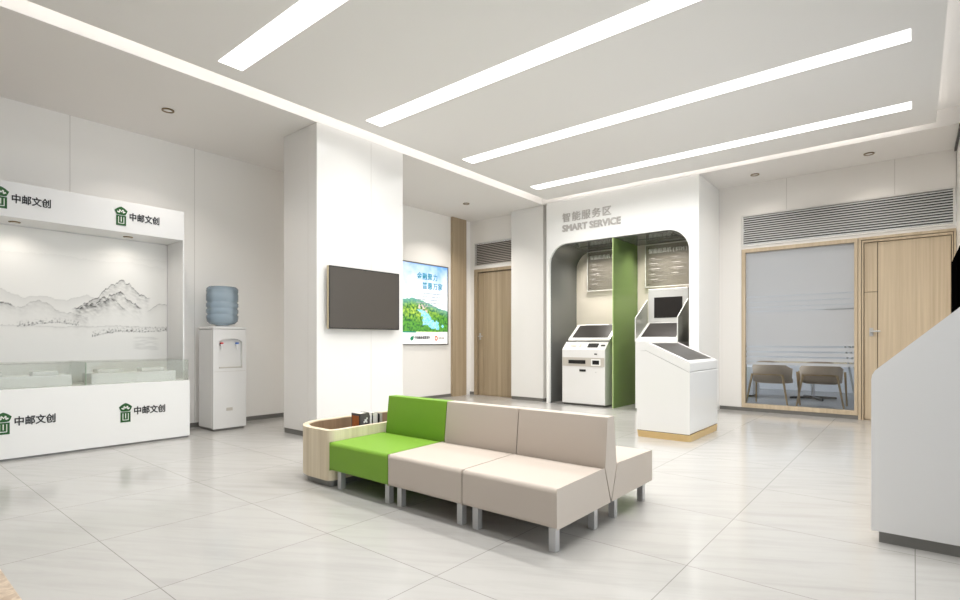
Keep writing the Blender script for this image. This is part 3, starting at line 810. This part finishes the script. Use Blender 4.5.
# ------------------------------------------------------------------ magazine table and books
mt_ = thing('magazine_table', 'low light oak side table with a rounded end and open top holding books', 'side table', (-3.83, 3.08, 0))
def outline(x0, x1, y0, y1, R, r, n=12):
    pts = []
    for cx, cy, rr, a0 in ((x0 + R, y0 + R, R, PI), (x1 - r, y0 + r, r, 1.5 * PI), (x1 - r, y1 - r, r, 0), (x0 + R, y1 - R, R, 0.5 * PI)):
        for k in range(n + 1):
            a = a0 + 0.5 * PI * k / n; pts.append((cx + rr * math.cos(a), cy + rr * math.sin(a)))
    return pts
OX0, OX1, OY0, OY1 = -4.125, -3.512, 2.425, 3.735
OUT = outline(OX0, OX1, OY0, OY1, 0.34, 0.06)
INN = outline(OX0 + 0.05, OX1 - 0.05, OY0 + 0.05, OY1 - 0.05, 0.29, 0.03)
MB().ring(OUT, INN, 'z', 0.055, 0.448).build('shell', WOOD_L, mt_)
IN2 = outline(OX0 + 0.055, OX1 - 0.055, OY0 + 0.055, OY1 - 0.055, 0.285, 0.025)
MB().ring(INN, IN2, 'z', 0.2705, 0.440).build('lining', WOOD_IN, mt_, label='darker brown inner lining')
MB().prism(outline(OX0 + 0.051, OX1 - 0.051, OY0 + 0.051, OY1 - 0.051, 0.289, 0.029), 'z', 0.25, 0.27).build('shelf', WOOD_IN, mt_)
MB().prism(outline(OX0 + 0.035, OX1 - 0.035, OY0 + 0.035, OY1 - 0.035, 0.31, 0.04), 'z', 0.0, 0.0545).build('toe_kick', TOE, mt_)
def book(label, xa, xb, ya, yb, h_, cover, side=None, mark=None):
    t = thing('book', label, 'book', ((xa + xb) / 2, (ya + yb) / 2, 0.271), 'books in the oak table')
    c = MB().box(xa, xb, ya, ya + 0.004, 0.271, 0.271 + h_); c.box(xa, xb, yb - 0.004, yb, 0.271, 0.271 + h_); c.box(xb - 0.004, xb, ya, yb, 0.271, 0.271 + h_)
    c.build('cover', cover, t)
    MB().box(xa + 0.004, xb - 0.005, ya + 0.0045, yb - 0.0045, 0.274, 0.267 + h_).build('pages', PAPER, t)
    if side:
        MB().box(xa + 0.012, xb - 0.012, ya - 0.0015, ya - 0.0003, 0.33, 0.262 + h_ - 0.012).build('cover_print', side, t)
    if mark: mark(t, xb, ya, yb)
def spine_mark(t, xb, ya, yb):
    m = MB(); yc, zc = (ya + yb) / 2 + 0.012, 0.462
    for dy, dz, s_ in ((0, 0, 0.012), (0.014, 0.018, 0.007), (-0.014, -0.010, 0.008), (0.012, -0.014, 0.006)):
        m.box(xb + 0.0003, xb + 0.0012, yc + dy - s_, yc + dy + s_, zc + dz - s_, zc + dz + s_)
    m.build('spine_mark', LOGO_W, t)
book('thick slate grey book with an orange front cover, first in the oak table', -3.775, -3.66, 2.83, 2.93, 0.256, BK_DK, BK_OR, spine_mark)
book('slim white book standing behind the thick slate grey one', -3.785, -3.66, 2.933, 2.962, 0.238, BK_W)
book('thicker pale grey white book, tallest spine in the row', -3.785, -3.655, 2.965, 3.022, 0.252, plain('book_pale', rgb(214, 212, 208), rough=0.5))
book('thin black book in the oak table', -3.775, -3.66, 3.025, 3.040, 0.238, BLACK)
book('warm grey book last in the row, next to the green backrest', -3.78, -3.66, 3.045, 3.078, 0.238, BK_GR)

# ------------------------------------------------------------------ smart service booth
sb = thing('service_booth', 'white built-in booth with a rounded opening and grey smart service lettering', 'booth', (-3.95, 8.9, 0))
BX0, BX1, BY0, BY1 = -5.30, -2.55, 8.395, 9.485
NX0, NX1, NZ = -5.238, -2.700, 2.925
hole = rrect(NX0, NX1, 0.0, NZ, 0.36, (0, 0, 1, 1), 10)
oth = []
for (a, b) in hole:
    oth.append((a, b))
no = len(hole)
outr = []
for i, (a, b) in enumerate(hole):
    if i <= 10: outr.append((BX0, 0.0))
    elif i <= 21: outr.append((BX1, 0.0))
    elif i <= 32:
        f_ = (i - 22) / 10; outr.append((BX1, NZ - 0.36 + (3.715 - NZ + 0.36) * min(1, f_ * 2)) if f_ <= 0.5 else (BX1 + (NX1 - 0.36 - BX1) * (f_ - 0.5) * 2, 3.715))
    else:
        f_ = (i - 33) / 10; outr.append((NX0 + 0.36 + (BX0 - NX0 - 0.36) * min(1, f_ * 2), 3.715) if f_ <= 0.5 else (BX0, 3.715 - (3.715 - NZ + 0.36) * (f_ - 0.5) * 2))
MB().ring(outr, hole, 'y', BY0, BY0 + 0.05).build('front_panel', W_CORIAN, sb)
MB().box(BX1 - 0.1, BX1, BY0 + 0.0505, BY1, 0, 3.715).build('side_panel', W_CORIAN, sb); MB().box(BX0, BX0 + 0.05, BY0 + 0.0505, BY1, 0, 3.715).build('side_panel', W_CORIAN, sb)
inner = rrect(NX0 + 0.012, NX1 - 0.012, 0.001, NZ - 0.012, 0.35, (0, 0, 1, 1), 10)
# lining: tunnel skin of the niche (open underneath)
vs = []; fs = []; seq = list(range(21, len(hole))) + list(range(0, 1))
seq = [i for i in range(len(hole)) if i >= 21] + [0]
for i in seq:
    vs += [(hole[i][0], BY0 + 0.051, hole[i][1]), (hole[i][0], 9.40, hole[i][1]), (inner[i][0], BY0 + 0.051, inner[i][1]), (inner[i][0], 9.40, inner[i][1])]
for k in range(len(seq) - 1):
    a, b = 4 * k, 4 * k + 4
    fs += [(a, b, b + 1, a + 1), (a + 2, a + 3, b + 3, b + 2), (a, a + 2, b + 2, b), (a + 1, b + 1, b + 3, a + 3)]
MB().poly(vs, fs, False).build('niche_lining', DARK, sb, label='dark grey glossy lining')
MB().box(-5.24, -2.66, 9.401, 9.44, 0, 3.0).build('niche_back', plain('niche_back_cream', rgb(226, 219, 206), rough=0.4), sb)
dv = MB().box(-3.966, -3.954, BY0 - 0.02, 9.40, 0.002, NZ - 0.014).build('glass_divider', GREEN_GLASS, sb, label='green glass divider')
MB().box(-3.967, -3.953, BY0 - 0.024, BY0 - 0.0205, 0.002, NZ - 0.014).build('divider_edge', GREEN_EDGE, dv)
for x in (-4.6, -3.3): MB().box(x - 0.45, x + 0.45, 8.87, 9.17, NZ - 0.017, NZ - 0.0135).build('niche_fill_panel', DARK, sb)  # dark panels added to carry the niche fill
text('智能服务区', 'lettering', LET_G, sb, '-y', (-4.955, BY0 - 0.0005, 3.310), 0.955, 0.165, depth=0.012, bold=0.008, spacing=1.2, label='raised grey characters')
text('SMART SERVICE', 'lettering', LET_G, sb, '-y', (-4.955, BY0 - 0.0005, 3.135), 1.12, 0.115, depth=0.012, bold=0.0, fat=0.010, label='raised grey capitals')
# dark shadow gap between the column and the booth is the open slit itself

def board(x0, x1, title, label, tw):
    t = thing('notice_board', label, 'notice board', ((x0 + x1) / 2, 9.36, 2.13), 'glass notice boards in the booth')
    z0, z1 = 2.13, 2.885
    MB().box(x0, x1, 9.352, 9.36, z0, z1).build('glass', BOARD, t)
    MB().ring([(x0 - 0.008, z0 - 0.008), (x1 + 0.008, z0 - 0.008), (x1 + 0.008, z1 + 0.008), (x0 - 0.008, z1 + 0.008)], [(x0 + 0.004, z0 + 0.004), (x1 - 0.004, z0 + 0.004), (x1 - 0.004, z1 - 0.004), (x0 + 0.004, z1 - 0.004)], 'y', 9.345, 9.3515).build('edge', LET_W, t)
    for a, b in ((x0 + 0.05, z0 + 0.05), (x1 - 0.05, z0 + 0.05), (x0 + 0.05, z1 - 0.05), (x1 - 0.05, z1 - 0.05)): MB().tube((a, 9.361, b), (a, 9.40, b), 0.008).build('standoff', CHROME, t)
    text(title, 'lettering', LET_W, t, '-y', (x0 + 0.055, 9.3515, z1 - 0.165), tw, 0.092, depth=0.003, bold=0.0, fat=0.006, label='white title')
    s = MB()
    for cx in (x0 + 0.09, x0 + 0.50):
        for i in range(5 if cx < x0 + 0.3 else 4):
            z = z1 - 0.25 - i * 0.095
            s.box(cx - 0.025, cx - 0.012, 9.3495, 9.3515, z, z + 0.013)
            s.box(cx + 0.005, cx + 0.09 + 0.04 * ((i * 7) % 3), 9.3495, 9.3515, z, z + 0.014)
            s.box(cx + 0.005, cx + 0.23, 9.3495, 9.3515, z - 0.026, z - 0.022)
    s.build('small_print', LET_G, t)
board(-4.957, -4.03, '智能柜员机 ( ITM )', 'glass notice board half covered by the green divider', 0.68)
board(-3.78, -2.853, '智能柜员机 ( STM )', 'glass notice board above the machine with an upright monitor', 0.68)

# ------------------------------------------------------------------ machine left of the divider
am = thing('teller_machine', 'white self-service machine with a tilted wide screen left of the green divider', 'teller machine', (-4.55, 8.8, 0))
ax0, ax1 = -4.975, -4.13
MB().prism([(8.42, 0.03), (8.42, 1.0), (8.57, 1.135), (9.2, 1.135), (9.2, 0.03)], 'x', ax0, ax1).build('cabinet', W_GLOSS, am, bevel=0.008)
MB().box(ax0 + 0.02, ax1 - 0.02, 8.44, 9.18, 0, 0.03).build('foot', BASE, am)
def fy(z): return 8.4195
MB().box(ax0 + 0.01, ax1 - 0.01, 8.413, 8.4195, 0.70, 0.855).build('front_band', GREY_P, am)
MB().box(-4.84, -4.50, 8.406, 8.4125, 0.745, 0.81).build('cash_slot', BLACK, am)
MB().ring([(-4.385, 0.715), (-4.21, 0.715), (-4.21, 0.83), (-4.385, 0.83)], [(-4.365, 0.735), (-4.23, 0.735), (-4.23, 0.81), (-4.365, 0.81)], 'y', 8.400, 8.4125).build('card_reader', LET_W, am)
MB().box(-4.364, -4.231, 8.408, 8.4125, 0.736, 0.809).build('card_slot', BLACK, am)
MB().box(-4.62, -4.50, 8.408, 8.4195, 0.608, 0.645).build('handle', BLACK, am)
MB().box(-4.33, -4.28, 8.414, 8.4195, 0.91, 0.93).build('sensor', BLACK, am)
MB().tube((-4.30, 8.4195, 0.60), (-4.30, 8.41, 0.60), 0.01).build('keyhole', STEEL, am)
# shelf fittings
def slope(t, off): # along the small sloping shelf
    y = 8.42 + 0.15 * t; z = 1.0 + 0.135 * t
    return (y - off * 0.669, z + off * 0.743)
def shelf_part(name, xa, xb, t0, t1, mat):
    MB().prism([slope(t0, 0.001), slope(t1, 0.001), slope(t1, 0.008), slope(t0, 0.008)], 'x', xa, xb).build(name, mat, am)
shelf_part('display', -4.49, -4.29, 0.25, 0.75, BLACK); shelf_part('key_strip', -4.24, -4.16, 0.4, 0.6, BLACK); shelf_part('key_strip', -4.84, -4.72, 0.35, 0.6, GREY_P); shelf_part('button', -4.66, -4.62, 0.35, 0.65, GREY_P)
def tilt(p0, p1, xa, xb, th, o0):
    (ya, za), (yb, zb) = p0, p1; l = math.hypot(yb - ya, zb - za); ny, nz = -(zb - za) / l, (yb - ya) / l
    return [(ya + ny * o0, za + nz * o0), (yb + ny * o0, zb + nz * o0), (yb + ny * (o0 + th), zb + nz * (o0 + th)), (ya + ny * (o0 + th), za + nz * (o0 + th))]
MB().prism(tilt((8.58, 1.142), (8.96, 1.43), 0, 0, 0.045, 0.0), 'x', -4.93, -4.10).build('screen_frame', W_GLOSS, am, bevel=0.014, seg=3)
MB().prism(tilt((8.622, 1.174), (8.925, 1.4035), 0, 0, 0.003, 0.0455), 'x', -4.87, -4.16).build('screen', SCREEN, am)
MB().prism([(8.72, 1.136), (9.1, 1.136), (9.1, 1.45), (8.97, 1.415)], 'x', -4.85, -4.2).build('screen_support', W_SATIN, am)
MB().prism(tilt((8.935, 1.411), (8.95, 1.4224), 0, 0, 0.002, 0.0455), 'x', -4.30, -4.24).build('camera_lens', BLACK, am)

# ------------------------------------------------------------------ machine right of the divider
sm = thing('teller_machine', 'white self-service machine with upright monitor and glass wings right of the divider', 'teller machine', (-3.24, 8.8, 0))
sx0, sx1 = -3.58, -2.90
MB().prism([(8.42, 0.03), (8.42, 1.12), (8.45, 1.19), (8.50, 1.20), (8.96, 1.47), (9.25, 1.47), (9.25, 0.03)], 'x', sx0, sx1).build('cabinet', W_GLOSS, sm, bevel=0.008)
MB().box(sx0 + 0.02, sx1 - 0.02, 8.44, 9.2, 0, 0.03).build('foot', BASE, sm)
MB().prism(tilt((8.53, 1.2176), (8.93, 1.4524), 0, 0, 0.004, 0.001), 'x', sx0 + 0.05, sx1 - 0.05).build('screen', SCREEN, sm)
MB().box(sx0, sx1, 8.962, 9.25, 1.4705, 2.05).build('monitor_housing', W_GLOSS, sm, bevel=0.01)
MB().box(-3.47, -2.99, 8.955, 8.9615, 1.55, 1.90).build('monitor', SCREEN, sm)
for a, b in ((sx0 - 0.014, sx0 - 0.002), (sx1 + 0.002, sx1 + 0.014)):
    w_ = MB().prism([(8.44, 1.14), (8.44, 1.53), (8.955, 1.86), (8.955, 1.14)], 'x', a, b).build('glass_wing', WING, sm)
    e_ = MB().prism([(8.432, 1.14), (8.432, 1.534), (8.4395, 1.53), (8.4395, 1.14)], 'x', a, b); e_.prism([(8.432, 1.5345), (8.955, 1.869), (8.955, 1.861), (8.4405, 1.5315)], 'x', a, b)
    e_.build('wing_edge', LET_W, w_)
MB().box(-3.22, -3.16, 8.415, 8.4195, 0.93, 0.95).build('sensor', BLACK, sm)

# ------------------------------------------------------------------ free standing kiosk
kk = thing('service_kiosk', 'free-standing white kiosk with a sloping black screen on a tan base', 'kiosk', (-2.27, 6.68, 0))
kx0, kx1, ky0, ky1 = -2.590, -1.965, 6.135, 7.225
seam_p = [(kx0, 1.035), (-2.475, 1.035), (kx1, 0.79)]
MB().prism([(kx0, 0.082), (kx1, 0.082), (kx1, 0.787), (-2.475, 1.032), (kx0, 1.032)], 'y', ky0, ky1).build('body', W_GLOSS, kk, bevel=0.012, seg=3)
MB().prism([(kx0, 1.037), (-2.475, 1.037), (kx1, 0.792), (kx1, 0.905), (-2.47, 1.135), (kx0, 1.135)], 'y', ky0, ky1).build('lid', W_GLOSS, kk, bevel=0.016, seg=3)
MB().prism([(kx0 + 0.01, 0.05), (kx1 - 0.01, 0.05), (kx1 - 0.01, 0.083), (kx0 + 0.01, 0.083)], 'y', ky0 + 0.01, ky1 - 0.01).build('shadow_joint', BLACK, kk)
b_ = MB().prism(rrect(kx0 - 0.012, kx1 + 0.012, ky0 - 0.012, ky1 + 0.012, 0.06), 'z', 0.0, 0.075)
b_.v = [((x - (kx0 + kx1) / 2) * (0.975 if z < 0.01 else 1) + (kx0 + kx1) / 2, (y - (ky0 + ky1) / 2) * (0.985 if z < 0.01 else 1) + (ky0 + ky1) / 2, z) for x, y, z in b_.v]
b_.build('base', KBASE, kk, bevel=0.024, seg=4)
pa_, pb_ = Vector((-2.47, 1.135)), Vector((kx1, 0.905)); dd = (pb_ - pa_); nn = Vector((-dd.y, dd.x)).normalized()
if nn.y < 0: nn = -nn
q0, q1 = pa_ + dd * 0.06, pa_ + dd * 0.90
MB().prism([tuple(q0 + nn * 0.0008), tuple(q1 + nn * 0.0008), tuple(q1 + nn * 0.003), tuple(q0 + nn * 0.003)], 'y', ky0 + 0.10, ky1 - 0.10).build('screen', SCREEN, kk)

# ------------------------------------------------------------------ near machine at the right edge
nm = thing('service_terminal', 'large white terminal with sloping side wing and black hood at the right edge', 'terminal', (0.2, 4.2, 0))
def wing_pts(): # (x, z)
    pts = [(0.75, 0.065), (-0.19, 0.065)]
    c = (-0.19, 0.965); pts += [(-0.19, 0.93), (-0.186, 0.955), (-0.172, 0.982), (0.40, 1.535), (0.47, 1.575), (0.75, 1.575)]
    return pts
for a, b in ((3.765, 3.80), (4.62, 4.655)):
    MB().prism(wing_pts(), 'y', a, b).build('side_wing', W_SATIN, nm, bevel=0.004)
MB().box(-0.155, 0.75, 3.783, 4.635, 0.0, 0.0645).build('toe_kick', TOE, nm)
MB().prism([(0.75, 0.07), (-0.17, 0.07), (-0.17, 0.85), (0.22, 1.08), (0.24, 1.29), (0.75, 1.29)], 'y', 3.801, 4.619).build('body', W_SATIN, nm)
qa, qb = Vector((-0.14, 0.868)), Vector((0.19, 1.0625)); nn = Vector((-(qb - qa).y, (qb - qa).x)).normalized()
MB().prism([tuple(qa + nn * 0.001), tuple(qb + nn * 0.001), tuple(qb + nn * 0.005), tuple(qa + nn * 0.005)], 'y', 3.86, 4.56).build('screen', SCREEN, nm)
MB().prism([(0.184, 1.291), (0.184, 1.648), (0.28, 1.905), (0.60, 1.905), (0.60, 1.291)], 'y', 3.95, 4.47).build('hood', plain('hood_black', rgb(3, 3, 3), rough=0.8, spec=0.0), nm)

# ------------------------------------------------------------------ light
def spot(name, loc, energy, angle, blend=0.6, aim=(0, 0, -1), col=(1, 0.93, 0.84), r=0.04):
    l = bpy.data.lights.new(name, 'SPOT'); l.energy = energy; l.spot_size = math.radians(angle); l.spot_blend = blend; l.color = col; l.shadow_soft_size = r
    o = bpy.data.objects.new(name, l); COL.objects.link(o); o.location = loc
    o.rotation_euler = Vector(aim).to_track_quat('-Z', 'Y').to_euler()
for y in (0.50, 2.21, 3.90, 5.60, 7.31):  # first one is weaker added fill, out of view
    l = bpy.data.lights.new('strip_lamp', 'AREA'); l.shape = 'RECTANGLE'; l.size = 4.9; l.size_y = 0.215
    l.energy = 66 if y > 1 else 20; l.spread = math.radians(150); l.color = (1.0, 0.985, 0.965)
    o = bpy.data.objects.new('strip_lamp', l); COL.objects.link(o); o.location = (-2.475, y + 0.1125, ZS - 0.004)
def disk(name, x, y, z, energy, size, spread, size_y=None):
    l = bpy.data.lights.new(name, 'AREA'); l.shape = 'RECTANGLE' if size_y else 'DISK'; l.size = size
    if size_y: l.size_y = size_y
    l.energy = energy; l.spread = math.radians(spread); l.color = (1, 0.94, 0.87)
    o = bpy.data.objects.new(name, l); COL.objects.link(o); o.location = (x, y, z)
for x, y, lb in dl:
    disk('downlight_lamp', x, y, ZS - 0.014, 2.5 if y > 8 else (22 if y > 5 else 9), 0.085, 118)
for y in (0.13, 1.143, 2.154):
    spot('canopy_lamp', (-7.08, y, 2.355), 8, 165, 1.0)
for x in (-4.6, -3.3):
    disk('niche_fill', x, 9.02, NZ - 0.02, 18, 0.9, 116, 0.3)  # added fill, the niche has no lamps of its own

wd_ = bpy.data.worlds.new('daylight'); S.world = wd_; wd_.use_nodes = True
bg = wd_.node_tree.nodes['Background']; bg.inputs[0].default_value = (0.86, 0.93, 1.0, 1); bg.inputs[1].default_value = 2.6

# ------------------------------------------------------------------ camera
cam = bpy.data.cameras.new('camera'); co = bpy.data.objects.new('camera', cam); COL.objects.link(co)
co.location = (0, 0, H); co.rotation_euler = (PI / 2, 0, math.radians(39.45))
cam.sensor_width = 36; cam.lens = FL / 960 * 36; cam.shift_y = 41 / 960; cam.clip_start = 0.05
S.camera = co

vs_ = S.view_settings
vs_.view_transform = 'Standard'; vs_.look = 'None'; vs_.gamma = 1.0; vs_.exposure = 0.09; vs_.use_curve_mapping = False
S.cycles.max_bounces = 10; S.cycles.diffuse_bounces = 6; S.cycles.glossy_bounces = 4; S.cycles.transparent_max_bounces = 16
S.cycles.caustics_reflective = False; S.cycles.caustics_refractive = False
S.cycles.use_denoising = True
S.cycles.sample_clamp_indirect = 4.0
